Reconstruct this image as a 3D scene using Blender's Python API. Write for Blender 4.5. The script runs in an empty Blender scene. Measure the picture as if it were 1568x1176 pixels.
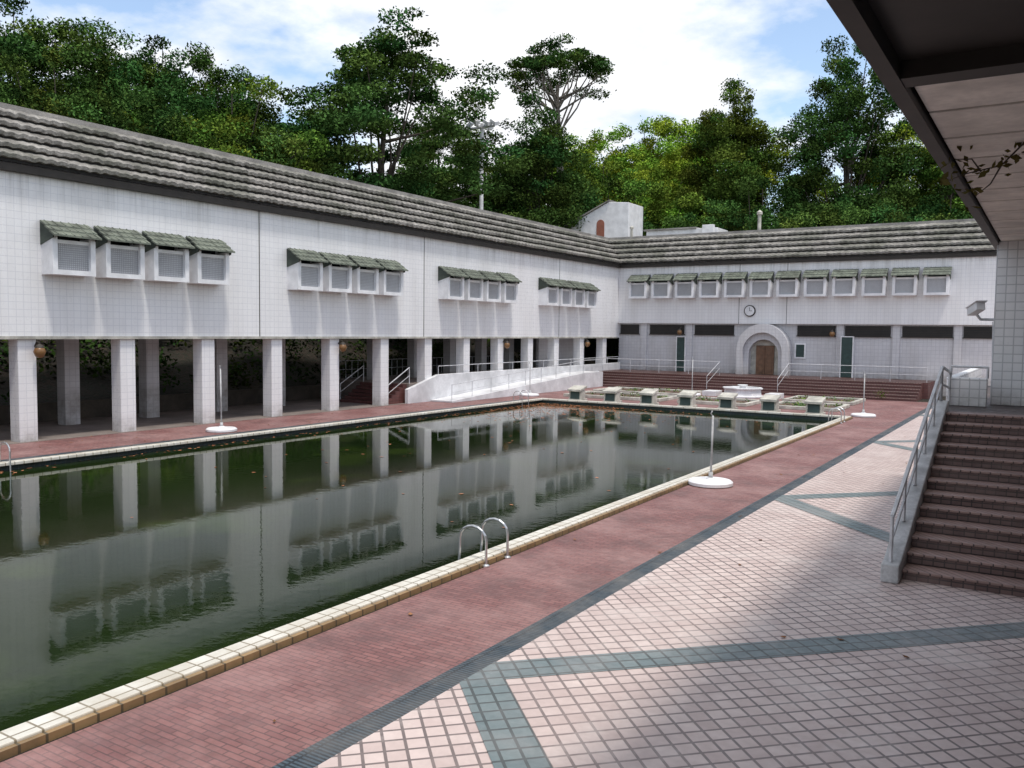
import bpy, math, random
import numpy as np
from mathutils import Matrix, Vector
R=math.radians
random.seed(4); rng=np.random.default_rng(7)
sc=bpy.context.scene
# ---------------------------------------------------------------- materials
def newmat(name):
    m=bpy.data.materials.new(name); m.use_nodes=True
    nt=m.node_tree; bs=nt.nodes['Principled BSDF']
    return m,nt,bs
def N(nt,t,**kw):
    n=nt.nodes.new(t)
    for k,v in kw.items():
        if k in n.inputs.keys(): n.inputs[k].default_value=v
        else: setattr(n,k,v)
    return n
def L(nt,a,b): nt.links.new(a,b)
def math_n(nt,op,a,b=None,clamp=False):
    n=nt.nodes.new('ShaderNodeMath'); n.operation=op; n.use_clamp=clamp
    for i,q in enumerate((a,b)):
        if q is None: continue
        if isinstance(q,(int,float)): n.inputs[i].default_value=q
        else: L(nt,q,n.inputs[i])
    return n.outputs[0]
def mix(nt,fac,a,b,mode='MIX'):
    n=nt.nodes.new('ShaderNodeMix'); n.data_type='RGBA'; n.blend_type=mode
    if isinstance(fac,(int,float)): n.inputs[0].default_value=fac
    else: L(nt,fac,n.inputs[0])
    for i,q in ((6,a),(7,b)):
        if isinstance(q,tuple): n.inputs[i].default_value=(*q[:3],1)
        else: L(nt,q,n.inputs[i])
    return n.outputs[2]
def pos(nt): return nt.nodes.new('ShaderNodeNewGeometry').outputs['Position']
def sep(nt,v):
    n=nt.nodes.new('ShaderNodeSeparateXYZ'); L(nt,v,n.inputs[0]); return n.outputs
def comb(nt,x,y,z=0.0):
    n=nt.nodes.new('ShaderNodeCombineXYZ')
    for i,q in enumerate((x,y,z)):
        if isinstance(q,(int,float)): n.inputs[i].default_value=q
        else: L(nt,q,n.inputs[i])
    return n.outputs[0]
def noise(nt,vec,scale,detail=5,rough=.55,lo=.35,hi=.65,vscale=None):
    if vscale:
        mp=nt.nodes.new('ShaderNodeMapping'); mp.inputs['Scale'].default_value=vscale
        L(nt,vec,mp.inputs[0]); vec=mp.outputs[0]
    n=N(nt,'ShaderNodeTexNoise',Scale=scale,Detail=detail,Roughness=rough); L(nt,vec,n.inputs['Vector'])
    mr=N(nt,'ShaderNodeMapRange'); mr.inputs[1].default_value=lo; mr.inputs[2].default_value=hi
    L(nt,n.outputs['Fac'],mr.inputs[0]); return mr.outputs[0]
def bump(nt,bs,h,strength=.3,dist=.02):
    b=N(nt,'ShaderNodeBump'); b.inputs['Strength'].default_value=strength; b.inputs['Distance'].default_value=dist
    L(nt,h,b.inputs['Height']); L(nt,b.outputs[0],bs.inputs['Normal'])
def simple(name,col,rough=.7,var=.25,scale=3,metal=0,bumpy=0,vscale=None):
    m,nt,bs=newmat(name); p=pos(nt)
    f=noise(nt,p,scale,vscale=vscale); f2=noise(nt,p,scale*9)
    dark=tuple(c*(1-var) for c in col); lite=tuple(min(1,c*(1+var*.5)) for c in col)
    c=mix(nt,f,dark,lite); c=mix(nt,math_n(nt,'MULTIPLY',f2,.35),c,dark)
    L(nt,c,bs.inputs['Base Color']); bs.inputs['Roughness'].default_value=rough; bs.inputs['Metallic'].default_value=metal
    if bumpy: bump(nt,bs,f2,bumpy,.02)
    return m
def tiled(name,uv,c1,c2,mortar,w,h,ms,rough=.5,offset=0.,stain=(.1,.09,.08),stain_amt=.35,stain_scale=.35,bump_s=.3,streak=None,rv=.15,patch=None,fine=.22,grime=None,under=None):
    m,nt,bs=newmat(name); p=pos(nt); s=sep(nt,p)
    if uv=='wall': v=comb(nt,math_n(nt,'ADD',s[0],s[1]),s[2])
    elif uv=='diag': v=comb(nt,math_n(nt,'MULTIPLY',math_n(nt,'ADD',s[0],s[1]),.70711),math_n(nt,'MULTIPLY',math_n(nt,'SUBTRACT',s[1],s[0]),.70711))
    elif uv=='yx': v=comb(nt,s[1],s[0])
    else: v=comb(nt,s[0],s[1])
    b=N(nt,'ShaderNodeTexBrick'); b.offset=offset; b.squash=1
    b.inputs['Color1'].default_value=(*c1,1); b.inputs['Color2'].default_value=(*c2,1); b.inputs['Mortar'].default_value=(*mortar,1)
    b.inputs['Scale'].default_value=1; b.inputs['Mortar Size'].default_value=ms; b.inputs['Mortar Smooth'].default_value=.1
    b.inputs['Brick Width'].default_value=w; b.inputs['Row Height'].default_value=h
    L(nt,v,b.inputs['Vector'])
    f=noise(nt,p,stain_scale,8,.65,.42,.72,streak)
    c=mix(nt,math_n(nt,'MULTIPLY',f,stain_amt),b.outputs['Color'],stain)
    if patch:
        f4=noise(nt,p,patch[1],9,.7,.5,.66); c=mix(nt,math_n(nt,'MULTIPLY',f4,patch[2]),c,patch[0])
    f3=noise(nt,p,7,4,.6,.3,.7); c=mix(nt,math_n(nt,'MULTIPLY',f3,fine),c,tuple(q*.5 for q in c1))
    if grime:
        g=math_n(nt,'SUBTRACT',1.0,math_n(nt,'DIVIDE',math_n(nt,'SUBTRACT',s[2],grime[0]),grime[1],True),True)
        g=math_n(nt,'MULTIPLY',math_n(nt,'MULTIPLY',g,noise(nt,p,2.2,6,.7,.25,.7)),.75)
        c=mix(nt,g,c,(.16,.13,.10))
    if under:   # run-off streaks fading down from a height
        g=math_n(nt,'SUBTRACT',1.0,math_n(nt,'DIVIDE',math_n(nt,'SUBTRACT',under[0],s[2]),under[1],True),True)
        g=math_n(nt,'MULTIPLY',math_n(nt,'MULTIPLY',g,noise(nt,p,3.0,6,.7,.48,.68,(1,1,.06))),.6)
        c=mix(nt,g,c,(.22,.21,.19))
    L(nt,c,bs.inputs['Base Color'])
    r=N(nt,'ShaderNodeMapRange'); r.inputs[3].default_value=rough-rv; r.inputs[4].default_value=min(1,rough+rv); L(nt,f3,r.inputs[0]); L(nt,r.outputs[0],bs.inputs['Roughness'])
    if bump_s: bump(nt,bs,math_n(nt,'SUBTRACT',1.0,b.outputs['Fac']),bump_s,.012)
    return m
M={}
M['wall']=tiled('white_wall_tile','wall',(.83,.825,.825),(.805,.80,.805),(.67,.67,.69),.24,.24,.010,.35,stain=(.50,.48,.46),stain_amt=.36,streak=(1,1,.10),stain_scale=.9,bump_s=.15,fine=.07,grime=(0,.7),under=(9.0,1.6))
M['pillar']=tiled('white_pillar_tile','wall',(.90,.90,.91),(.86,.865,.88),(.55,.56,.58),.2,.2,.012,.35,stain=(.6,.58,.55),stain_amt=.3,streak=(1,1,.12),stain_scale=.9,bump_s=.2,fine=.05,grime=(2.2,.5))
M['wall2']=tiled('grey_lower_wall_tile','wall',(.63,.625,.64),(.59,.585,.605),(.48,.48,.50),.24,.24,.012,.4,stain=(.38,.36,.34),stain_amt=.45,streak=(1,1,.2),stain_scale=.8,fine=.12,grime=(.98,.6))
M['pinktile']=tiled('pink_deck_tile','diag',(.68,.56,.52),(.56,.44,.41),(.14,.11,.105),.2,.2,.016,.5,stain=(.40,.31,.29),stain_amt=.55,stain_scale=.35,patch=((.74,.66,.62),.6,.45),fine=.28)
M['tealtile']=tiled('teal_deck_tile','diag',(.19,.235,.24),(.145,.19,.20),(.06,.07,.07),.2,.2,.016,.5,stain=(.34,.32,.31),stain_amt=.65,stain_scale=.6,fine=.3)
M['redbrick']=tiled('red_deck_brick','xy',(.255,.115,.105),(.18,.078,.074),(.09,.048,.046),.24,.08,.008,.6,offset=.5,stain=(.42,.27,.25),stain_amt=.6,stain_scale=.55,patch=((.12,.068,.064),.9,.7))
M['redsteps']=tiled('red_step_tile','wall',(.14,.05,.044),(.11,.04,.036),(.05,.025,.02),.3,.163,.01,.5,stain=(.22,.12,.11),stain_amt=.4,stain_scale=1)
M['stairtile']=tiled('brown_stair_tile','wall',(.165,.10,.088),(.125,.075,.068),(.04,.03,.028),.16,.0846,.010,.55,stain=(.27,.2,.18),stain_amt=.45,stain_scale=1.2)
M['nosing']=tiled('stair_nosing_tile','wall',(.36,.24,.21),(.29,.19,.165),(.05,.035,.03),.16,3,.012,.55,stain=(.18,.12,.1),stain_amt=.6,stain_scale=2)
M['coping']=tiled('cream_coping_tile','yx',(.74,.72,.65),(.66,.635,.56),(.22,.18,.12),.25,.6,.012,.4,stain=(.36,.29,.19),stain_amt=.6,stain_scale=1.5)
M['copside']=tiled('ochre_coping_side','yx',(.36,.24,.12),(.30,.19,.09),(.10,.08,.05),.25,.6,.014,.5,stain=(.10,.08,.05),stain_amt=.7,stain_scale=2)
M['pooltile']=tiled('pool_wall_tile','wall',(.035,.06,.065),(.03,.05,.055),(.08,.09,.08),.15,.15,.01,.4,stain=(.02,.03,.012),stain_amt=.7,stain_scale=1.5)
M['drain']=tiled('blue_drain_grate','yx',(.06,.09,.115),(.045,.07,.09),(.01,.012,.015),.05,.5,.012,.45,bump_s=.6,stain=(.18,.165,.15),stain_amt=.6,stain_scale=1.2)
M['concrete']=simple('colonnade_concrete',(.21,.175,.155),.8,.35,.8,bumpy=.2)
M['darkconc']=simple('dark_concrete',(.075,.063,.05),.9,.45,1.2,bumpy=.3)  # darker, browner concrete tone
M['white']=simple('white_paint',(.80,.80,.81),.45,.16,2)
M['ramp']=simple('ramp_paint',(.70,.70,.71),.5,.24,1.2)
M['cream']=simple('cream_kerb',(.52,.50,.44),.7,.4,2,bumpy=.2)
M['stringer']=simple('stair_stringer_paint',(.50,.50,.50),.6,.4,2.5,bumpy=.2)
M['grille']=tiled('window_mesh','wall',(.52,.53,.55),(.48,.49,.51),(.30,.30,.31),.07,.07,.012,.5,bump_s=.2,fine=.1)
M['dark']=simple('dark_opening',(.012,.012,.013),.5,.3)
M['glass']=simple('dark_window_glass',(.03,.035,.04),.12,.3,1)
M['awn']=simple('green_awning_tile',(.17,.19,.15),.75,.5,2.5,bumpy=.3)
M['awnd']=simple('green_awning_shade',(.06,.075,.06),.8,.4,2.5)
m,nt,bs=newmat('weathered_roof_tile'); p=pos(nt)
c=mix(nt,noise(nt,p,1.6,8,.7,.38,.62),(.15,.14,.125),(.38,.36,.33)); c=mix(nt,math_n(nt,'MULTIPLY',noise(nt,p,.35,7,.7,.45,.6),.65),c,(.105,.11,.08)); c=mix(nt,math_n(nt,'MULTIPLY',noise(nt,p,9,5,.75,.42,.66),.6),c,(.06,.058,.05))
L(nt,c,bs.inputs['Base Color']); bs.inputs['Roughness'].default_value=.9; bump(nt,bs,noise(nt,p,12),.4,.02); M['roof']=m
M['gapshade']=simple('painted_gap_shade',(.022,.021,.02),.9,.4,1.6)  # near-black colour that paints in the shade under each tile row
M['roofcap']=simple('roof_ridge_cap',(.30,.285,.265),.85,.4,1.2,bumpy=.3)
M['vent']=simple('louvre_vent',(.035,.028,.022),.6,.3)
M['metal']=simple('steel_rail',(.60,.61,.62),.28,.15,4,metal=.8)
M['rail']=simple('painted_rail',(.62,.63,.65),.4,.25,4,metal=.1)
M['door']=simple('wood_door',(.19,.10,.055),.5,.35,4)
M['doorg']=simple('green_door',(.025,.055,.05),.4,.3,4)
M['panel']=simple('canopy_panel',(.84,.79,.73),.7,.3,1.3,bumpy=.1)
M['beam']=simple('dark_canopy_beam',(.030,.025,.021),.6,.35,1.5)
M['lamp']=simple('amber_lantern',(.20,.10,.035),.35,.2)
M['blockg']=simple('block_green',(.03,.055,.05),.6,.3)
M['soil']=simple('planter_soil',(.14,.09,.065),.95,.6,2.2,bumpy=.5)
M['terra']=simple('terracotta_niche',(.30,.11,.07),.7,.2)
M['bark']=simple('bark',(.09,.072,.055),.9,.5,3,bumpy=.5)
M['barkl']=simple('pale_bark',(.20,.175,.15),.9,.4,3,bumpy=.5)
m,nt,bs=newmat('forest_floor'); p=pos(nt)
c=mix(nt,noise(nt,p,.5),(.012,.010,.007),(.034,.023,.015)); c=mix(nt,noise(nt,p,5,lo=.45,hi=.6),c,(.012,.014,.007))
L(nt,c,bs.inputs['Base Color']); bs.inputs['Roughness'].default_value=.95; bump(nt,bs,noise(nt,p,6),.6,.1); M['ground']=m
# water
m,nt,bs=newmat('murky_water'); p=pos(nt)
c=mix(nt,noise(nt,p,.12,3,.5,.35,.7),(.006,.012,.0032),(.011,.022,.005))
alg=noise(nt,p,.30,6,.6,.54,.74); c=mix(nt,math_n(nt,'MULTIPLY',alg,.6),c,(.040,.068,.009))
L(nt,c,bs.inputs['Base Color']); bs.inputs['IOR'].default_value=1.33
bs.inputs['Specular IOR Level'].default_value=.38; bs.inputs['Specular Tint'].default_value=(.76,.93,.70,1)
rr=N(nt,'ShaderNodeMapRange'); rr.inputs[3].default_value=.0; rr.inputs[4].default_value=.065
L(nt,noise(nt,p,.13,4,.6,.45,.65),rr.inputs[0]); L(nt,rr.outputs[0],bs.inputs['Roughness'])
mp=nt.nodes.new('ShaderNodeMapping'); mp.inputs['Scale'].default_value=(1,1.4,1); mp.inputs['Rotation'].default_value=(0,0,.5)
n1=N(nt,'ShaderNodeTexNoise',Scale=4.5,Detail=3,Roughness=.5)
L(nt,p,mp.inputs[0]); L(nt,mp.outputs[0],n1.inputs['Vector'])
amp=noise(nt,p,.22,3,.5,.4,.65)
hh=math_n(nt,'MULTIPLY',n1.outputs['Fac'],math_n(nt,'ADD',math_n(nt,'MULTIPLY',amp,.9),.35))
bump(nt,bs,hh,.013,.12); M['water']=m
def leafmat(name,base):
    m,nt,bs=newmat(name)
    a=N(nt,'ShaderNodeAttribute'); a.attribute_name='Col'
    oi=nt.nodes.new('ShaderNodeObjectInfo')
    c=mix(nt,1.0,a.outputs['Color'],base,'MULTIPLY'); c=mix(nt,1.0,c,oi.outputs['Color'],'MULTIPLY')
    df=nt.nodes.new('ShaderNodeBsdfDiffuse'); L(nt,c,df.inputs[0])
    L(nt,df.outputs[0],nt.nodes['Material Output'].inputs[0])
    return m
M['leaf']=leafmat('foliage',(.070,.118,.028))
M['deadleaf']=leafmat('dead_leaf',(.26,.13,.07))
# ---------------------------------------------------------------- builder
def empty(name,loc=(0,0,0)):
    e=bpy.data.objects.new(name,None); sc.collection.objects.link(e); e.location=loc; e.empty_display_size=.3
    return e
class B:
    def __init__(s): s.v=[]; s.f=[]; s.M=Matrix.Identity(4)
    def add(s,vs,fs):
        o=len(s.v); s.v+= [tuple(s.M@Vector(q)) for q in vs]; s.f+=[tuple(i+o for i in q) for q in fs]
    def box(s,x0,x1,y0,y1,z0,z1):
        s.add([(x0,y0,z0),(x1,y0,z0),(x1,y1,z0),(x0,y1,z0),(x0,y0,z1),(x1,y0,z1),(x1,y1,z1),(x0,y1,z1)],
              [(0,3,2,1),(4,5,6,7),(0,1,5,4),(1,2,6,5),(2,3,7,6),(3,0,4,7)]); return s
    def prism(s,poly,axis,a,b):
        def P(q,t):
            return {'x':(t,q[0],q[1]),'y':(q[0],t,q[1]),'z':(q[0],q[1],t)}[axis]
        n=len(poly); s.add([P(q,a) for q in poly]+[P(q,b) for q in poly],[tuple(range(n))[::-1],tuple(range(n,2*n))]+[(i,(i+1)%n,n+(i+1)%n,n+i) for i in range(n)]); return s
    def tube(s,pts,r,n=8,r2=None):
        pts=[Vector(q) for q in pts]
        k=len(pts); vs=[]
        for i,q in enumerate(pts):
            d=(pts[min(i+1,k-1)]-pts[max(i-1,0)]).normalized()
            a=d.orthogonal().normalized() if i==0 else (pa-d*pa.dot(d)).normalized()
            pa=a; b=d.cross(a); rad=r if r2 is None else r+(r2-r)*i/(k-1)
            for j in range(n):
                t=2*math.pi*j/n; vs.append(tuple(q+a*math.cos(t)*rad+b*math.sin(t)*rad))
        fs=[(i*n+j,i*n+(j+1)%n,(i+1)*n+(j+1)%n,(i+1)*n+j) for i in range(k-1) for j in range(n)]
        fs+=[tuple(range(n))[::-1],tuple((k-1)*n+j for j in range(n))]
        s.add(vs,fs); return s
    def lathe(s,prof,c,n=28):
        vs=[(c[0]+r*math.cos(2*math.pi*j/n),c[1]+r*math.sin(2*math.pi*j/n),c[2]+z) for r,z in prof for j in range(n)]
        k=len(prof); fs=[(i*n+j,i*n+(j+1)%n,(i+1)*n+(j+1)%n,(i+1)*n+j) for i in range(k-1) for j in range(n)]
        fs+=[tuple(range(n))[::-1],tuple((k-1)*n+j for j in range(n))]
        s.add(vs,fs); return s
    def out(s,name,mat,parent=None,bev=0,smooth=False):
        me=bpy.data.meshes.new(name); me.from_pydata(s.v,[],s.f); me.update()
        me.materials.append(M[mat] if isinstance(mat,str) else mat)
        ob=bpy.data.objects.new(name,me); sc.collection.objects.link(ob)
        if parent: ob.parent=parent; ob.matrix_parent_inverse=Matrix.Translation(-parent.location)
        if smooth: me.polygons.foreach_set('use_smooth',[True]*len(me.polygons))
        if bev:
            mo=ob.modifiers.new('b','BEVEL'); mo.width=bev; mo.segments=2; mo.limit_method='ANGLE'
        return ob
# ---------------------------------------------------------------- camera
cam=bpy.data.cameras.new('camera'); co=bpy.data.objects.new('camera',cam); sc.collection.objects.link(co)
cam.sensor_width=36; cam.lens=1320/1568*36; cam.clip_end=3000; cam.clip_start=.05
co.matrix_world=Matrix.Translation((0,0,3.8))@Matrix.Rotation(R(32.12),4,'Z')@Matrix.Rotation(R(90-3.51),4,'X')@Matrix.Rotation(R(.65),4,'Z')
sc.camera=co
# ---------------------------------------------------------------- world
w=bpy.data.worlds.new('World'); sc.world=w; w.use_nodes=True; nt=w.node_tree; bg=nt.nodes['Background']
sky=nt.nodes.new('ShaderNodeTexSky'); sky.sky_type='NISHITA'; sky.sun_disc=False
SE,SAZ=71,115
sky.sun_elevation=R(SE); sky.sun_rotation=R(SAZ)
tc=nt.nodes.new('ShaderNodeTexCoord'); s=sep(nt,tc.outputs['Generated'])
zz=math_n(nt,'ADD',math_n(nt,'MAXIMUM',s[2],0.0),.22)
v=comb(nt,math_n(nt,'ADD',math_n(nt,'DIVIDE',s[0],zz),7.9),math_n(nt,'ADD',math_n(nt,'DIVIDE',s[1],zz),.75),.9)
cl=noise(nt,v,1.45,8,.58,.425,.555)
cl2=noise(nt,v,5,6,.6,.3,.8)
ccol=mix(nt,cl2,(9.0,9.3,9.9),(12.5,12.5,12.5))
skc=mix(nt,1.0,sky.outputs[0],(2.5,2.35,2.2),'MULTIPLY')
c=mix(nt,cl,skc,ccol)
L(nt,c,bg.inputs[0]); bg.inputs[1].default_value=.105
sun=bpy.data.lights.new('sun','SUN'); sun.energy=3.0; sun.angle=R(7); sun.color=(1,.95,.88)
so=bpy.data.objects.new('sun',sun); sc.collection.objects.link(so)
d=Vector((math.sin(R(SAZ))*math.cos(R(SE)),math.cos(R(SAZ))*math.cos(R(SE)),math.sin(R(SE))))
so.rotation_euler=d.to_track_quat('Z','Y').to_euler()
sc.view_settings.view_transform='Standard'; sc.view_settings.look='None'; sc.view_settings.exposure=0
# ---------------------------------------------------------------- ground
def hz(x,y):
    a=np.clip(.52*(-34.6-x),0,11+.04*np.maximum(0,-x-60)); b=np.clip(.42*(y-71),0,12.5)
    base=np.maximum(a,b)
    return base+np.where(base>.3,.35*np.sin(x*.7+y*.3)+.3*np.sin(y*.55-x*.2),0)*np.clip(base/2,0,1)
PX0,PX1,PY0,PY1=-24.0,-7.75,-9.0,41.2
xs=sorted(set([-900,-500,-300,-200,-160]+[float(q) for q in np.arange(-140,-24,2.0)]+[PX0,PX1,-20,-15,-11,0,10,20,40,70,110,200,400,900]))
ys=sorted(set([-900,-400,-150,-80,-40,-20,PY0,PY1]+[float(q) for q in np.arange(-8,41,3.5)]+[float(q) for q in np.arange(43,160,2.5)]+[180,220,300,500,900]))
X,Y=np.meshgrid(xs,ys,indexing='ij'); Z=hz(X,Y)
b=B(); b.v=[(float(X[i,j]),float(Y[i,j]),float(Z[i,j])) for i in range(len(xs)) for j in range(len(ys))]
ny=len(ys)
for i in range(len(xs)-1):
    for j in range(ny-1):
        if xs[i]>=PX0-.01 and xs[i+1]<=PX1+.01 and ys[j]>=PY0-.01 and ys[j+1]<=PY1+.01: continue
        b.f.append((i*ny+j,(i+1)*ny+j,(i+1)*ny+j+1,i*ny+j+1))
b.out('ground','ground',smooth=True)
def sheet(name,mat,x0,x1,y0,y1,z):
    b=B(); b.add([(x0,y0,z),(x1,y0,z),(x1,y1,z),(x0,y1,z)],[(0,1,2,3)]); return b.out(name,mat)
sheet('pink_tile_terrace','pinktile',-5.27,9,-12,60,.010)
sheet('blue_drain_channel','drain',-5.58,-5.27,-12,54.2,.010)
b=B()
for x0,x1,y0,y1 in [(-7.60,-5.58,-12,54.2),(-28.1,-24.16,-12,54.2),(-24.16,-7.60,41.35,54.2)]:
    b.add([(x0,y0,.008),(x1,y0,.008),(x1,y1,.008),(x0,y1,.008)],[(0,1,2,3)])
b.out('red_brick_pool_deck','redbrick')
sheet('colonnade_pavement','concrete',-33.8,-28.1,-12,36,.012)
sheet('blue_gutter_strip','drain',-25.0,-24.6,-12,41,.014)
b=B(); wd=.25*math.sqrt(2)
for y0 in (-4.7,7.75,20.1,32.7,45.2):
    x0,x1=-5.27,8.8; dx=x1-x0
    b.add([(x0,y0-wd,.015),(x1,y0-wd+dx,.015),(x1,y0+wd+dx,.015),(x0,y0+wd,.015)],[(0,1,2,3)])
    b.add([(x0,y0-wd,.019),(x1,y0-wd-dx,.019),(x1,y0+wd-dx,.019),(x0,y0+wd,.019)],[(0,1,2,3)])
b.out('teal_tile_bands','tealtile')
# ---------------------------------------------------------------- pool
WZ=-.13
pool=empty('swimming_pool',(-15.9,16,0))
b=B(); b.box(PX0-.0,PX1+.0,PY0,PY1,-2.2,-2.1); b.out('basin_floor','pooltile',pool)
b=B(); b.box(PX0-.02,PX0+.06,PY0,PY1,-2.1,.02); b.box(PX1-.06,PX1+.02,PY0,PY1,-2.1,.02); b.box(PX0+.06,PX1-.06,PY1-.06,PY1+.02,-2.1,.02); b.box(PX0+.06,PX1-.06,PY0-.02,PY0+.06,-2.1,.02)
b.out('basin_walls','pooltile',pool)
b=B()
b.box(-7.99,-7.70,-9.3,41.4,.02,.11); b.box(-24.05,-23.75,-9.3,41.4,.02,.11); b.box(-23.75,-7.99,41.05,41.4,.02,.11); b.box(-23.75,-7.99,-9.3,-8.95,.02,.11)
b.out('coping','coping',pool,bev=.015)
b=B(); b.box(-7.70,-7.64,-9.3,41.4,0,.08); b.box(-24.12,-24.05,-9.3,41.4,0,.08)
b.out('coping_side','copside',pool)
b=B(); b.add([(PX0+.06,PY0+.06,WZ),(PX1-.06,PY0+.06,WZ),(PX1-.06,PY1-.06,WZ),(PX0+.06,PY1-.06,WZ)],[(0,1,2,3)])
b.out('water','water')
# ---------------------------------------------------------------- roof rows
def roof_strip(b,bg_,axis,fixed,lo,hi,rows=5):
    ds=.43; dz=.42
    for i in range(rows):
        s0=-.38+i*ds; z0=9.0+i*dz
        ga=(s0+.10,z0-.07); gb=(s0+.10,z0+.07)  # dark strip standing in for shade below the row
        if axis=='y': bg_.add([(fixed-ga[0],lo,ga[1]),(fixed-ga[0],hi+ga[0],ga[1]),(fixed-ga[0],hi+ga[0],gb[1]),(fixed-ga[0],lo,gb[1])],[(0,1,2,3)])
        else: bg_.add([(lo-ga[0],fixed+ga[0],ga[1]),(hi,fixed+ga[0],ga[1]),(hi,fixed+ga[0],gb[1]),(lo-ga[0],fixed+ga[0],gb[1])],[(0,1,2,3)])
        prof=[(s0+.11,z0+.0,.6),(s0-.01,z0+.0,1),(s0-.03,z0+.12,1),(s0+ds+.11,z0+dz-.045,.5)]
        n=int((hi-lo)/.075); u=np.linspace(0,1,n); base=len(b.v)
        ph=rng.uniform(0,.2); jit=np.repeat(rng.uniform(-.018,.018,n//5+2),5)[:n]
        for (ss,zz,k) in prof:
            A=lo+(hi+ss-lo)*u if axis=='y' else (lo-ss)+(hi-(lo-ss))*u
            dzv=k*(.05*np.abs(np.sin(math.pi*(A+ph)/.38))+jit)
            for q,dd in zip(A,dzv):
                b.v.append((fixed-ss,float(q),zz+float(dd)) if axis=='y' else (float(q),fixed+ss,zz+float(dd)))
        for r in range(len(prof)-1):
            for j in range(n-1):
                o=base+r*n+j; b.f.append((o,o+1,o+n+1,o+n))
# ---------------------------------------------------------------- left building
lb=empty('colonnaded_building',(-32,24,0))
b=B(); b.box(-36,-28.2,-12,68,3.4,9.0); b.out('upper_wall','wall',lb)
b=B(); b.box(-35.6,-30.3,-12,67.6,9.0,11.05); b.out('roof_core','roof',lb)
b=B(); b.box(-28.19,-28.15,-12,59.9,3.36,3.46); b.out('drip_edge','cream',lb)
b=B(); g=B(); roof_strip(b,g,'y',-28.2,-12,60); b.out('roof_tiles','roof',lb); g.out('roof_tile_gap_shade','gapshade',lb)
b=B(); b.box(-30.5,-29.98,-12,61.9,11.0,11.2); b.out('ridge_cap','roofcap',lb)
b=B(); b.box(-28.2,-27.98,-12,59.9,8.66,8.9); b.out('gutter_shadow_line','vent',lb)  # dark strip under the eave, painting in its shadow line
cy=[4.65,8.2,11.8,15.35,18.95,22.45,26.0,29.5,33.05,36.6,40.15,43.7,47.2,50.6,54.3,57.9]
b=B(); b2=B()
for y in cy:
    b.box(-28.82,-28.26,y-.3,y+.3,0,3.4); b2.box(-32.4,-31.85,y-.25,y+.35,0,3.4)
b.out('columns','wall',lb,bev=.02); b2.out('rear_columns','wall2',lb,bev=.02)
b=B()
for y in (36.1,50.75,25.0): b.box(-28.2,-28.19,y-.02,y+.02,3.4,9)
b.out('wall_seams','vent',lb)
b=B(); b.box(-34.6,-28.3,35,60,0,1.0); b.out('podium','concrete',lb)
b=B(); b.prism([(34.6,0),(60.2,0),(60.2,1.5),(37.2,1.42),(34.6,.75)],'x',-28.24,-28.02); b.out('podium_parapet','ramp',lb,bev=.02)
b=B(); b.prism([(36.5,0.02),(54.3,.02),(54.3,1.05),(51.5,1.05),(36.5,.10)],'x',-28.0,-26.6); b.out('ramp','ramp',lb)
def rail_run(b,pts,h,r=.025,posts=True,mid=True,step=1.8):
    for i in range(len(pts)-1):
        a=Vector(pts[i]); c=Vector(pts[i+1]); up=Vector((0,0,h))
        b.tube([a+up,c+up],r,6)
        if mid: b.tube([a+up*.5,c+up*.5],r*.7,5)
        n=max(1,int((c-a).length/step))
        for k in range(n+1):
            q=a.lerp(c,k/n); b.tube([q,q+up],r*.9,6)
b=B()
rail_run(b,[(-26.7,36.6,.1),(-26.7,51.5,1.05),(-26.7,54.2,1.05)],.85,.02)
rail_run(b,[(-28.13,37.3,1.42),(-28.13,60,1.5)],.45,.02,mid=False)
rail_run(b,[(-34.3,35.2,1),(-34.3,60,1)],1.0,.02,step=.5)
rail_run(b,[(-28.35,33.3,0.1),(-28.35,35.1,1.0)],.85); rail_run(b,[(-31.5,33.3,0.1),(-31.5,35.1,1.0)],.85)
b.out('ramp_railings','rail',lb)
b=B()
for i in range(6): b.box(-31.4,-28.45,33.2+i*.3,35.0,i*.165+(.014 if i==0 else 0),(i+1)*.165)
b.out('podium_steps','redsteps',lb)
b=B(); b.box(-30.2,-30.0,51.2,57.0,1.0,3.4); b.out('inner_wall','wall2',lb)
b=B(); b.box(-34.1,-33.8,-12,34.9,0,.75); b.out('low_retaining_wall','darkconc',lb,bev=.02)
def winbox(P,MX,wd=1.48):
    for k in P: P[k].M=MX
    h0=5.48
    P['fr'].box(0,wd,0.0,.66,h0,h0+.16); P['fr'].box(0,.17,0,.66,h0+.16,6.72); P['fr'].box(wd-.17,wd,0,.66,h0+.16,6.72)
    P['fr'].box(.17,wd-.17,.44,.56,6.50,6.62)
    P['gr'].box(.17,wd-.17,.46,.52,h0+.16,6.50)
    P['gl'].box(.17,wd-.17,0.003,.04,h0+.16,7.0)
    dj=random.uniform(-.02,.02)
    for i in range(3):
        y0=.10+.25*i; z0=7.26-.17*i+dj
        P['aw'].add([(-.08,y0,z0),(wd+.08,y0,z0),(wd+.08,y0+.31,z0-.15),(-.08,y0+.31,z0-.15),(-.08,y0,z0-.06),(wd+.08,y0,z0-.06),(wd+.08,y0+.31,z0-.21),(-.08,y0+.31,z0-.21)],
                    [(0,3,2,1),(4,5,6,7),(0,1,5,4),(1,2,6,5),(2,3,7,6),(3,0,4,7)])
        for r in range(6):
            xx=-.08+(wd+.16)*(r+.5)/6
            P['aw'].tube([(xx,y0,z0+.0),(xx,y0+.31,z0-.15)],.028,5)
    for xx in (-.03,wd-.01):
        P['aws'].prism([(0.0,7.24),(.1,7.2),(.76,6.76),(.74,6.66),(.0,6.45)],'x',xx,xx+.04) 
def newP(): return {k:B() for k in ('fr','gr','gl','aw','aws')}
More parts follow.
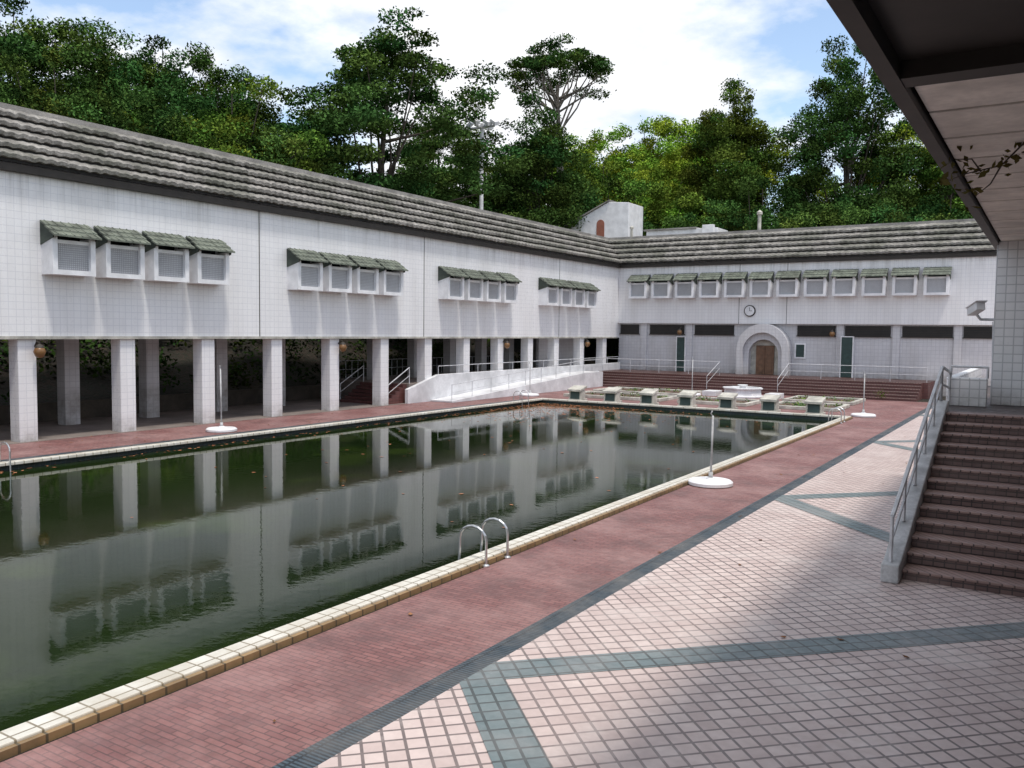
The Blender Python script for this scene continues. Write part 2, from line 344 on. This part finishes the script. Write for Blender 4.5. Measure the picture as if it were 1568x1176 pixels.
def outP(P,parent):
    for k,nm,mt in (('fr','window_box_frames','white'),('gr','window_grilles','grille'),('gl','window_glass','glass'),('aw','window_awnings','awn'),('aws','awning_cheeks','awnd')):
        P[k].M=Matrix.Identity(4); P[k].out(nm,mt,parent)
P=newP()
for g in (5.2,15.85,26.55,37.35,48.0):
    for i in range(4):
        y=g+i*1.86
        winbox(P,Matrix(((0,1,0,-28.2),(1,0,0,y),(0,0,1,0),(0,0,0,1))))
outP(P,lb)
# ---------------------------------------------------------------- back building
bb=empty('back_building',(-14,64,0))
b=B(); b.box(-28.19,9,60,68,4.5,9.0); b.out('upper_wall','wall',bb)
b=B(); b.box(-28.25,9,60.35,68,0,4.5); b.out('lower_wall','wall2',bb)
b=B(); b.box(-30.2,9,62.15,67.6,9.0,11.05); b.out('roof_core','roof',bb)
b=B(); g=B(); roof_strip(b,g,'x',60,-28.2,9); b.out('roof_tiles','roof',bb); g.out('roof_tile_gap_shade','gapshade',bb)
b=B(); b.box(-29.97,9,61.8,62.3,11.0,11.2); b.out('ridge_cap','roofcap',bb)
b=B(); b.box(-28.0,9,59.82,60.0,8.66,8.9); b.out('gutter_shadow_line','vent',bb)  # same painted shadow line under the back eave
P=newP()
for i in range(12):
    x=-27.1+i*1.82
    winbox(P,Matrix(((-1,0,0,x+1.45),(0,-1,0,60.0),(0,0,1,.85),(0,0,0,1))),1.42)
outP(P,bb)
b=B(); b2=B()
for x0,x1 in [(-28.1,-26.6),(-25.7,-23.0),(-22.2,-19.3),(-14.9,-12.4),(-11.8,-9.0),(-8.3,-5.4),(-4.8,-2)]:
    b.box(x0,x1,60.30,60.345,3.72,4.40)
    for i in range(6): b2.box(x0,x1,60.24,60.30,3.76+i*.11,3.80+i*.11)
    b2.box(x0-.05,x1+.05,60.22,60.34,3.66,3.72)
b.out('vent_openings','dark',bb); b2.out('vent_louvres','vent',bb)
b=B()
for x in (-26.15,-22.6,-12.1,-8.65,-5.1): b.box(x-.22,x+.22,60.22,60.35,1.0,4.5)
b.out('lower_pilasters','wall2',bb,bev=.01)
b=B(); b.box(-28.2,-6.3,57.0,60.34,0,.98)
for i in range(6): b.box(-28.0+.002*i,-6.6,54.3+i*.45,57.0,i*.163+(.011 if i==0 else 0),(i+1)*.163)
b.out('entrance_steps','redsteps',bb)
b=B()
for i in range(6): b.box(-28.0,-6.6,54.28+i*.45,54.32+i*.45,(i+1)*.163-.04,(i+1)*.163+.004)
b.out('step_nosings','nosing',bb)
b=B(); b.box(-23.45,-22.85,60.05,60.11,1.0,3.5); b.box(-11.95,-11.25,60.05,60.11,1.0,3.65); b.out('side_doors','doorg',bb)
b=B()
for x0,x1,h in ((-23.45,-22.85,3.5),(-11.95,-11.25,3.65)):
    b.box(x0-.06,x0,60.02,60.34,.98,h+.06); b.box(x1,x1+.06,60.02,60.34,.98,h+.06); b.box(x0,x1,60.02,60.34,h,h+.06)
b.box(-15.05,-14.3,60.28,60.35,2.15,2.25); b.box(-15.05,-14.3,60.28,60.35,3.1,3.2); b.box(-15.05,-14.95,60.28,60.35,2.25,3.1); b.box(-14.4,-14.3,60.28,60.35,2.25,3.1)
b.out('door_window_frames','white',bb)
b=B(); b.box(-14.95,-14.4,60.31,60.348,2.25,3.1); b.out('small_window','doorg',bb)
cx=-17.0
def arch(r,z1,n=20): return [(cx+r*math.cos(math.pi*i/n),z1+r*math.sin(math.pi*i/n)) for i in range(n+1)]
def ring(b,ro,ri,zo,zi,y0,y1,zb=.98):
    o=[(cx+ro,zb)]+arch(ro,zo)+[(cx-ro,zb)]; i_=[(cx+ri,zb)]+arch(ri,zi)+[(cx-ri,zb)]
    n=len(o); vs=[(q[0],y0,q[1]) for q in o]+[(q[0],y0,q[1]) for q in i_]+[(q[0],y1,q[1]) for q in o]+[(q[0],y1,q[1]) for q in i_]
    fs=[]
    for k in range(n-1):
        fs+=[(k,k+1,n+k+1,n+k),(2*n+k,3*n+k,3*n+k+1,2*n+k+1),(k,2*n+k,2*n+k+1,k+1),(n+k,n+k+1,3*n+k+1,3*n+k)]
    b.add(vs,fs)
b=B(); ring(b,1.78,1.35,2.72,2.55,59.3,60.34); ring(b,1.35,1.02,2.55,2.4,59.65,60.34); b.out('portal_arches','wall2',bb)
b=B(); b.prism([(cx+1.02,.98)]+arch(1.02,2.4)+[(cx-1.02,.98)],'y',60.2,60.33); b.out('portal_recess','cream',bb)
b=B(); b.box(cx-.62,cx-.01,60.1,60.19,1,3.0); b.box(cx+.01,cx+.62,60.1,60.19,1,3.0)
for sx in (-.5,.12):
    for z0 in (1.15,1.75,2.35): b.box(cx+sx,cx+sx+.38,60.07,60.1,z0,z0+.48)
b.out('portal_door','door',bb,bev=.01)
b=B(); rail_run(b,[(-28,57.1,.98),(-19.2,57.1,.98)],.9,.02); rail_run(b,[(-14.6,57.1,.98),(-6.4,57.1,.98)],.9,.02)
rail_run(b,[(-19.2,54.6,.1),(-19.2,57.1,.98)],.9,.02); rail_run(b,[(-14.6,54.6,.1),(-14.6,57.1,.98)],.9,.02)
b.out('platform_railing','rail',bb)
b=B()
for x in (-18.9,-15.6): b.box(x,x+.03,59.99,60.003,4.5,9)
b.out('wall_seams','vent',bb)
ck=empty('wall_clock',(-18.1,59.95,5.4))
CM=Matrix.Translation((-18.1,59.99,5.4))@Matrix.Rotation(R(90),4,'X')
b=B(); b.M=CM; b.lathe([(.40,0),(.40,.09),(.34,.11)],(0,0,0)); b.out('case','vent',ck)
b=B(); b.M=CM; b.lathe([(.335,.10),(.335,.118)],(0,0,0)); b.out('face','white',ck)
b=B(); b.box(-18.115,-18.085,59.85,59.865,5.4,5.64); b.box(-18.1,-17.93,59.85,59.865,5.385,5.415); b.out('hands','dark',ck)
def lantern(x,y,z,ox,oy):
    e=empty('wall_lantern',(x,y,z)); b=B()
    b.lathe([(.05,-.2),(.13,-.15),(.19,0),(.14,.14),(.05,.19)],(x,y,z),14); b.out('globe','lamp',e,smooth=True)
    b=B(); b.tube([(x+ox,y+oy,z+.15),(x+ox*.5,y+oy*.5,z+.34),(x,y,z+.30),(x,y,z+.18)],.025,6); b.lathe([(.15,.14),(.12,.2),(.03,.26)],(x,y,z),12); b.out('bracket','vent',e)
for y in (15.35,29.5,43.7,54.3): lantern(-27.98,y+.25,2.95,-.3,0)
lantern(-23.15,59.75,3.85,0,.55); lantern(-12.5,59.75,3.85,0,.55)
rt=empty('rooftop_stair_tower',(-32,66,11))
b=B(); b.prism([(-35.2,10.9),(-29.6,10.9),(-29.6,14.3),(-31.4,14.45),(-35.2,12.7)],'y',64.6,67.5); b.out('tower_walls','white',rt,bev=.03)
b=B(); b.prism([(-35.4,12.62),(-31.4,14.50),(-31.3,14.62),(-35.5,12.74)],'y',64.45,67.6); b.out('tower_coping','roofcap',rt)
b=B(); cx2=-32.1; b.prism([(cx2+.35,11.4),(cx2+.35,12.7)]+[(cx2+.35*math.cos(math.pi*i/10),12.7+.35*math.sin(math.pi*i/10)) for i in range(1,10)]+[(cx2-.35,12.7),(cx2-.35,11.4)],'y',64.55,64.59); b.out('arched_niche','terra',rt)
rs=empty('rooftop_plant_housing',(-25,66,11))
b=B(); b.box(-28.2,-22.3,65,67.5,11.05,11.95); b.box(-23.4,-22.5,64.6,64.98,11.05,12.15); b.out('housing','white',rs,bev=.03)
b=B(); b.box(-28.4,-24,64.85,67.6,11.95,12.07); b.out('housing_roof','roofcap',rs)
def vent_pipe(x,y,z,h,r=.12):
    b=B(); b.lathe([(r,0),(r,h*.8),(r*1.6,h*.82),(r*1.6,h*.92),(r*.4,h)],(x,y,z),12); b.out('roof_vent_pipe','cream')
vent_pipe(-18.5,63,11.05,1.7,.13); vent_pipe(-28.8,63.5,11.05,1.2,.1)
fm=empty('floodlight_mast',(-37,54.3,0))
b=B(); b.tube([(-37,54.3,0),(-37,54.3,19.3)],.22,10,.13); b.box(-38.1,-35.9,54.2,54.4,18.95,19.08); b.box(-37.08,-36.92,53.4,55.2,18.95,19.08); b.out('mast','ramp',fm)
b=B()
for dx,dy in ((-1.1,0),(1.1,0),(0,-.9),(0,.9),(.6,-.2)):
    b.M=Matrix.Translation((-37+dx,54.3+dy,19.3))@Matrix.Rotation(R(-35 if dx<0 else 35),4,'Y')@Matrix.Rotation(R(20),4,'X')
    b.prism([(-.35,-.12),(.35,-.12),(.25,.16),(-.25,.16)],'y',-.25,.25)
b.out('lamp_heads','white',fm,bev=.03)
def stand(x,y,h=1.65,lean=0):
    e=empty('parasol_stand',(x,y,0)); b=B()
    b.lathe([(.50,.01),(.55,.03),(.55,.10),(.50,.14),(.12,.16),(.10,.20)],(x,y,0),36); b.out('base_disc','white',e)
    b=B(); b.tube([(x,y,.15),(x+lean,y,h)],.026,10); b.tube([(x+lean,y,h-.02),(x+lean-.06,y+.02,h+.05),(x+lean-.02,y,h+.12)],.018,8); b.lathe([(.055,.16),(.055,.34)],(x,y,0),12); b.out('pole','stringer',e,smooth=True)
for q in [(-7.15,20.8,1.75,.02),(-7.4,42.6,2.0,0),(-25.75,21.0,2.3,-.03),(-26.0,43.4,1.9,0),(-18.6,50.3,2.2,0)]: stand(*q)
def ladder(x,y,sgn):
    e=empty('pool_ladder',(x,y,0)); b=B()
    for dy in (-.32,.32):
        pts=[(x+.32*sgn,y+dy,.0),(x+.32*sgn,y+dy,.33)]
        for i in range(9):
            a=math.pi*i/8; pts.append((x+.06*sgn+.26*sgn*math.cos(a),y+dy,.42+.22*math.sin(a)))
        pts+=[(x-.20*sgn,y+dy,.25),(x-.26*sgn,y+dy,-1.0)]
        b.tube(pts,.022,10); b.lathe([(.06,.01),(.06,.03),(.03,.05)],(x+.32*sgn,y+dy,0),12)
    for z in (-.15,-.45,-.75): b.box(x-.30*sgn-.05,x-.30*sgn+.05,y-.32,y+.32,z-.015,z+.015)
    b.out('rails','metal',e,smooth=False)
ladder(-7.92,11.7,1); ladder(-7.92,39,1); ladder(-23.85,12.0,-1); ladder(-23.85,39,-1)
for x in (-22,-19.9,-17.8,-15.7,-13.6,-11.5,-9.4):
    e=empty('starting_block',(x,41.7,0)); y=41.45
    b=B(); b.prism([(y+.0,.15),(y+.66,.15),(y+.60,.70),(y+.08,.58)],'x',x-.27,x+.27); b.out('pedestal','blockg',e,bev=.02)
    b=B(); b.prism([(y-.08,.56),(y-.08,.68),(y+.72,.86),(y+.72,.74)],'x',x-.40,x+.40); b.box(x-.40,x+.40,y-.02,y+.78,.01,.15); b.box(x-.36,x-.27,y+.06,y+.6,.15,.62); b.box(x+.27,x+.36,y+.06,y+.6,.15,.62)
    b.out('top_and_base','cream',e,bev=.015)
for x0,x1,y0,y1 in [(-24.2,-18.2,44.2,47.4),(-24.6,-18.6,48.8,52.4),(-17.2,-13.4,44.2,47.4),(-12.4,-8.9,44.2,47.4),(-12.8,-9.0,48.8,52.4)]:
    e=empty('planter_bed',((x0+x1)/2,(y0+y1)/2,0)); b=B(); k=.22
    b.box(x0,x1,y0,y0+k,.01,.19); b.box(x0,x1,y1-k,y1,.01,.19); b.box(x0,x0+k,y0+k,y1-k,.01,.187); b.box(x1-k,x1,y0+k,y1-k,.01,.187); b.out('kerb','cream',e,bev=.02)
    b=B(); b.box(x0+k,x1-k,y0+k,y1-k,.01,.10); b.out('soil','soil',e)
e=empty('fountain_basin',(-15.7,51,0))
b=B(); b.lathe([(1.3,.01),(1.3,.12),(1.15,.14),(1.1,.48),(1.22,.52),(1.22,.6),(1.0,.6),(.95,.4)],(-15.7,51,0),8); b.lathe([(.2,.35),(.18,.68),(.32,.72),(.3,.76)],(-15.7,51,0),16)
b.box(-18.0,-17.15,50.4,51.6,.01,.32); b.box(-14.2,-13.4,50.4,51.6,.01,.32); b.out('basin','ramp',e,bev=.02)
# ---------------------------------------------------------------- right side
rb=empty('canopied_terrace',(3,10,0))
b=B(); b3=B(); n=13; Y0=14.45; Y1=20.5; st=(Y1-Y0)/n; hr=2.2/n
for i in range(n):
    b.box(-1.85,8,Y0+i*st,Y1+.01*(n-i),(i*hr if i else .011),(i+1)*hr-.04)
    b3.box(-1.855,8,Y0+i*st-.03,Y0+(i+1)*st-.035,(i+1)*hr-.04,(i+1)*hr)
b.out('stair_treads','stairtile',rb); b3.out('stair_nosings','nosing',rb,bev=.008)
b=B(); b.box(-2.1,9,Y1-.03,32,0.011,2.2); b.out('landing','stairtile',rb)
b=B(); b.prism([(Y0-.35,.01),(Y1+.1,.01),(Y1+.1,2.42),(Y1-.1,2.42),(Y0-.1,.32),(Y0-.35,.30)],'x',-2.12,-1.86); b.out('stair_stringer','stringer',rb,bev=.02)
b=B(); b.box(-2.05,-1.25,22.2,22.45,2.2,2.85); b.box(-2.1,-1.9,22.46,31,2.2,2.85); b.out('landing_parapet','pillar',rb,bev=.02)
b=B()
rail_run(b,[(-2.0,Y0-.2,.3),(-2.0,Y1-.1,2.42),(-2.0,22.1,2.25)],.72,.035,step=1.1)
rail_run(b,[(-2.0,22.3,2.85),(-1.25,22.3,2.85)],.25,.03,mid=False)
b.out('stair_railing','rail',rb)
b=B()
for y in (23.0,31.0): b.box(-1.22,.1,y,y+1.2,2.2,6.0)
b.box(-.9,.2,-6.5,-5.5,2.2,6.0)
b.out('pillars','pillar',rb,bev=.02)
b=B(); b.box(-1.2,9,-9,1.0,.011,2.2); b.out('upper_terrace','concrete',rb)
b=B(); b.box(8.5,9,-9,60,.011,7); b.out('unseen_bounce_wall','pillar',rb)  # unseen wall, added to block sky light and bounce light onto the pillars
b=B(); b.box(-1.18,9,-9,24.3,6.08,6.5); b.box(-1.32,-1.18,-9,24.3,5.92,6.75); b.box(-1.18,9,7.9,8.2,5.93,6.08)
for y in (-4,0,3.9): b.box(-1.18,9,y,y+.35,5.85,6.08)
for x in (.9,3.2): b.box(x,x+.25,-9,7.9,5.8,6.08)
b.out('canopy_structure','beam',rb)
b=B(); y=8.24
while y<24.2:
    b.box(-1.15,9,y,y+1.24,6.0,6.05); y+=1.33
b.out('canopy_panels','panel',rb,bev=.01)
e=empty('security_camera',(-1.5,23.2,4.4))
b=B(); b.M=Matrix.Translation((-1.62,23.0,4.42))@Matrix.Rotation(R(25),4,'Z')@Matrix.Rotation(R(-14),4,'X'); b.box(-.1,.1,-.35,.2,-.09,.09); b.box(-.13,.13,-.42,.22,.09,.115); b.out('housing','white',e,bev=.02)
b=B(); b.tube([(-1.6,23.1,4.34),(-1.5,23.15,4.2),(-1.22,23.3,4.2)],.035,8); b.tube([(-1.25,23.25,4.15),(-1.23,23.3,3.3)],.012,5); b.out('bracket','rail',e)
# ---------------------------------------------------------------- foliage
def leaf_arrays(cent,size,r,up=.5):
    n=len(cent); nrm=r.normal(size=(n,3)); nrm[:,2]+=up*2; nrm/=np.linalg.norm(nrm,axis=1)[:,None]
    t=np.cross(nrm,r.normal(size=(n,3))); t/=np.linalg.norm(t,axis=1)[:,None]+1e-9; bt=np.cross(nrm,t)
    s=(size*r.uniform(.6,1.35,n))[:,None]
    v=np.stack([cent-t*s*.5,cent+bt*s*.27-nrm*s*.06,cent+t*s*.5,cent-bt*s*.27-nrm*s*.06],1)
    return v.reshape(-1,3)
def mesh_from(name,lv,lc,tv,tf,mats):
    nl=len(lv)//4; nt_=len(tv); me=bpy.data.meshes.new(name)
    V=np.concatenate([lv,np.array(tv).reshape(-1,3)]) if nt_ else lv
    me.vertices.add(len(V)); me.vertices.foreach_set('co',V.astype(np.float32).ravel())
    idx=np.arange(nl*4); tot=[4]*nl
    if nt_:
        tidx=np.array(tf)+nl*4; idx=np.concatenate([idx,tidx.ravel()]); tot+= [4]*len(tf)
    me.loops.add(len(idx)); me.loops.foreach_set('vertex_index',idx.astype(np.int32))
    me.polygons.add(len(tot)); me.polygons.foreach_set('loop_start',(np.arange(len(tot))*4).astype(np.int32))
    mi=np.zeros(len(tot),np.int32); mi[nl:]=1; me.polygons.foreach_set('material_index',mi)
    ca=me.color_attributes.new('Col','FLOAT_COLOR','POINT')
    C=np.ones((len(V),4),np.float32); C[:nl*4,:3]=np.repeat(lc,4,axis=0); ca.data.foreach_set('color',C.ravel())
    for q in mats: me.materials.append(q)
    me.update(calc_edges=True); me.validate(); return me
def clump_leaves(cc,cr,nl,size,r,flat=.6,hue=.14,up=.5):
    P=[];C=[]
    for c,q in zip(cc,cr):
        k=int(nl*q*q*r.uniform(.7,1.2))+8
        d=r.normal(size=(k,3)); d/=np.linalg.norm(d,axis=1)[:,None]; rad=q*r.uniform(.15,1,k)**.5*(1+.25*r.normal(size=k)*(r.random(k)<.25))
        p=c+d*rad[:,None]*np.array([1,1,flat]); P.append(p)
        b=r.uniform(.45,1.5); y=r.uniform(-hue,hue)
        col=np.stack([np.full(k,b*(1+y*2.0)),np.full(k,b),np.full(k,b*(1-y))],1)*r.uniform(.7,1.3,(k,1))
        C.append(col)
    P=np.concatenate(P); return leaf_arrays(P,size,r,up),np.concatenate(C)
def quads_tube(pts,r0,r1,n=7):
    b=B(); b.tube(pts,r0,n,r1); return b.v,[f for f in b.f if len(f)==4]
def make_tree(name,seed,H,Rc,base,ncl,nl,size,cr=(.8,1.7),shape='round',bark='bark',open_=0.):
    r=np.random.default_rng(seed); cz=(H+base)/2; hz_=(H-base)/2
    lob=r.normal(size=(7,3)); lob/=np.linalg.norm(lob,axis=1)[:,None]; la=r.uniform(-.3,.38,7)
    cc=[]
    while len(cc)<ncl:
        d=r.normal(size=3); d/=np.linalg.norm(d)
        f=r.uniform(.3+open_,1)**.6*(1+sum(a*max(0,d@l)**3 for a,l in zip(la,lob)))
        q=np.array([d[0]*Rc,d[1]*Rc,d[2]*hz_])*f
        if shape=='umb' and d[2]<-.15: continue
        if shape=='col': q[:2]*= (1-.35*max(0,d[2]))
        if shape=='tier':
            q[2]=(round(q[2]/(2.1))*2.1)+r.normal()*.4; q[:2]*=1.15-.5*max(0,q[2]/hz_)
        cc.append(q+np.array([0,0,cz]))
    cc=np.array(cc); crr=r.uniform(*cr,len(cc))*(1-.25*np.clip((cc[:,2]-cz)/hz_,0,1))
    lv,lc=clump_leaves(cc,crr,nl,size,r,flat=.4 if shape in('tier','umb') else .65)
    tv=[];tf=[]
    def addt(pts,a,b,n=7):
        v,f=quads_tube(pts,a,b,n); o=len(tv); tv.extend(v); tf.extend([tuple(i+o for i in q) for q in f])
    tr=.028*H*.55+.08; top=Vector((r.normal()*.5,r.normal()*.5,base+(H-base)*(.35 if shape=='umb' else .7)))
    mid=Vector((r.normal()*.4,r.normal()*.4,base*.6)); addt([(0,0,-1.5),mid,top*.5+mid*.5+Vector((0,0,.1*H if shape!='umb' else 0)),top],tr,tr*.25,9)
    sel=r.choice(len(cc),min(len(cc),26),replace=False)
    for i in sel:
        c=Vector(cc[i]); k=r.uniform(.15,.9) if shape!='umb' else r.uniform(.55,1); s0=mid.lerp(top,k*.9)
        if s0.z>c.z+.5: s0.z=max(base*.5,c.z-1.5)
        m_=s0.lerp(c,.5)+Vector((r.normal()*.3,r.normal()*.3,-.3)); addt([s0,m_,c],tr*(.33 if shape!='umb' else .22),.03,5)
    return mesh_from(name,lv,lc,tv,tf,[M['leaf'],M[bark]])
TM={
 'round':make_tree('broadleaf_a',1,14,5.6,3.0,130,270,.25),
 'round2':make_tree('broadleaf_b',2,14,5.2,2.0,120,270,.25),
 'tall':make_tree('broadleaf_tall',3,24,6.6,6,225,200,.27,(.9,1.9),'tier'),
 'umb':make_tree('umbrella_tree',5,27,5.2,21.0,95,210,.24,(.6,1.3),'umb','barkl'),
 'col':make_tree('broadleaf_col',6,24,5.2,4,210,230,.27,(.9,1.8),'col'),
 'col2':make_tree('broadleaf_col2',9,24,5.7,5,225,230,.27,(.9,1.9),'round'),
}
def tree(name,kind,x,y,top,sc_=None,col=(1,1,1),rot=0,z=None,wide=1):
    me=TM[kind]; H={'round':14,'round2':14,'tall':24,'umb':27,'col':24,'col2':24}[kind]
    g=float(hz(np.array(x),np.array(y))) if z is None else z
    ob=bpy.data.objects.new(name,me); sc.collection.objects.link(ob); k=(top-g)/H; 
    ob.location=(x,y,g); ob.scale=(k*wide,k*wide,k); ob.rotation_euler=(0,0,rot); ob.color=(*col,1)
DK=(.72,.82,.85); YG=(2.9,2.4,1.2); MD=(1.05,1.05,1); LT=(1.6,1.5,1.0)  # yellow-green entry also carries sunlit brightness in the leaf colour
tree('tall_broadleaf_tree','tall',-41.2,47.6,25.6,rot=1,col=(.85,1.0,1.1),wide=1.05)
tree('tall_broadleaf_tree','tall',-47.5,63.5,23.6,rot=2.6,col=MD)
tree('umbrella_tree','umb',-40.3,70.5,30.6,rot=.4,col=DK)
tree('broadleaf_tree','col',-38.9,66,23.8,rot=2,col=DK)
tree('broadleaf_tree','col',-27.3,83.5,28.0,rot=0,col=(1.2,1.05,.8),wide=.92)
tree('broadleaf_tree','col2',-15.9,82.5,29.0,rot=1.2,col=DK,wide=.92)
tree('broadleaf_tree','col',-8.5,86,23.5,rot=4,col=LT)
tree('broadleaf_tree','col2',0,86,28,rot=5,col=DK)
for i,(x,y,t) in enumerate([(-51,99,28.5),(-46.5,103,29),(-41.5,105,30),(-35,104,29.5),(-57,97,27),(-24,104,22),(-13,106,27)]):
    tree('bright_broadleaf_tree',['round','round2'][i%2],x,y,t,rot=i*1.3,col=YG,wide=1.05)
for i,(x,y,t,c) in enumerate([(-62.7,27,24.3,MD),(-61,32.5,24.4,DK),(-57.5,35.6,24.4,MD),(-55.5,39.5,23.8,DK),(-52,41.8,22.3,DK),(-49,44.5,18.5,MD),
     (-50,24,17.5,DK),(-49,29,18,MD),(-47,33.5,18,DK),(-45.5,37,18.5,LT),(-43.5,40.5,16.5,MD),(-44,54.5,15.5,DK),(-46,61,17,MD),(-52,18,19,DK),(-62,20,25,DK),(-50,11,19,MD),(-50,2,20,DK),
     (-37,75,17.5,MD),(-32.5,77,17,LT),(-34,84,20,YG),(-27,74.5,14.5,MD),(-22,75,16,DK),(-15,74,14,MD),(-8,75,15,DK),(-1,75,15,DK),(-44,90,23,LT),(-39,93,24,YG),(-50,76,20,MD)]):
    tree('broadleaf_tree',['round','round2'][i%2],x,y,t,rot=i*.9,col=c,wide=1.0 if t<20 else .95)
r=np.random.default_rng(11); cc=[];cr=[]
for _ in range(330):
    if r.random()<.6: x=r.uniform(-70,-39); y=r.uniform(5,108)
    else: x=r.uniform(-45,6); y=r.uniform(73,100)
    g=float(hz(np.array(x),np.array(y))); cc.append((x,y,g+r.uniform(.3,2.6))); cr.append(r.uniform(1.2,2.6))
lv,lc=clump_leaves(np.array(cc),cr,60,.36,r,.7)
me=mesh_from('hillside_shrubs',lv,lc*np.array([1.0,1.0,.9]),[],[],[M['leaf']]); ob=bpy.data.objects.new('hillside_shrubs',me); sc.collection.objects.link(ob); ob.color=(1,1,1,1)
cc=[];cr=[]
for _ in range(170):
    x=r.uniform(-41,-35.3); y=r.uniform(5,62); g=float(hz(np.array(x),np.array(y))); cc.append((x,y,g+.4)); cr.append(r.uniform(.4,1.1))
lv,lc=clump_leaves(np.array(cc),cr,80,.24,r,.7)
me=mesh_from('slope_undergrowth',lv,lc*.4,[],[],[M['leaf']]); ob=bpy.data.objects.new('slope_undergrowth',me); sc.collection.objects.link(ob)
cc=[];cr=[]
for x0,x1,y0,y1 in [(-24,-18.5,44.5,47.1),(-24.2,-19,49,52.2),(-17,-13.7,44.5,47.1),(-12,-9.2,44.5,47.1),(-12.5,-9.3,49,52.2)]:
    for _ in range(16): cc.append((r.uniform(x0,x1),r.uniform(y0,y1),.15)); cr.append(r.uniform(.1,.36))
cc.append((-8.4,53.6,.4)); cr.append(.45)
lv,lc=clump_leaves(np.array(cc),cr,300,.10,r,.6)
me=mesh_from('planter_weeds',lv,lc*1.5,[],[],[M['leaf']]); ob=bpy.data.objects.new('planter_weeds',me); sc.collection.objects.link(ob)
pts=[]
for _ in range(1500):
    x=-23.7+abs(r.normal())*3.8; y=40.9-abs(r.normal())*3.6
    if x<-8.2 and y>PY0+.3: pts.append((x,y,0))
for _ in range(220): pts.append((-23.9+abs(r.normal())*.3,r.uniform(5,40),0))
for _ in range(80): pts.append((r.uniform(-23,-8.5),r.uniform(10,40),0))
pts=np.array(pts); lv=leaf_arrays(pts,.13,r,8.0); lv[:,2]=WZ+.008+r.uniform(0,.006,len(lv))
me=mesh_from('floating_leaves',lv,np.ones((len(pts),3))*r.uniform(.5,1.8,(len(pts),1))*np.array([1.1,.95,.95]),[],[],[M['deadleaf']]); ob=bpy.data.objects.new('floating_leaves',me); sc.collection.objects.link(ob)
pts=np.stack([r.uniform(-7.5,-.5,40),r.uniform(4,40,40),np.full(40,.03)],1)
pts2=np.stack([r.uniform(-28,-24.3,160),r.uniform(8,50,160),np.full(160,.03)],1); pts=np.concatenate([pts,pts2])
lv=leaf_arrays(pts,.10,r,4.0); lv[:,2]=np.clip(lv[:,2],.022,.06)
me=mesh_from('fallen_leaves',lv,np.ones((len(pts),3))*r.uniform(.3,1.3,(len(pts),1)),[],[],[M['deadleaf']]); ob=bpy.data.objects.new('fallen_leaves',me); sc.collection.objects.link(ob)
tv=[];tf=[]
for pl in ([(-.35,11.4,6.02),(-.6,11.4,5.75),(-.95,11.35,5.68),(-1.15,11.3,5.60)],[(-.6,11.4,5.75),(-.7,11.4,5.55),(-.85,11.4,5.42)],[(-.8,11.4,5.7),(-.9,11.4,5.85),(-1.05,11.4,5.86)]):
    v,f=quads_tube(pl,.012,.004,5); o=len(tv); tv.extend(v); tf.extend([tuple(i+o for i in q) for q in f])
cen=np.array([(-.6,11.4,5.72),(-.8,11.38,5.7),(-1.0,11.35,5.66),(-1.15,11.3,5.6),(-.85,11.4,5.43),(-1.0,11.4,5.86),(-.45,11.4,5.85)])
pp=np.concatenate([c+r.normal(size=(9,3))*.07 for c in cen]); lv=leaf_arrays(pp,.12,r,.2)
me=mesh_from('hanging_twig',lv,np.ones((len(pp),3))*.6*np.array([.6,1,.6]),tv,tf,[M['deadleaf'],M['bark']]); ob=bpy.data.objects.new('hanging_twig',me); sc.collection.objects.link(ob)
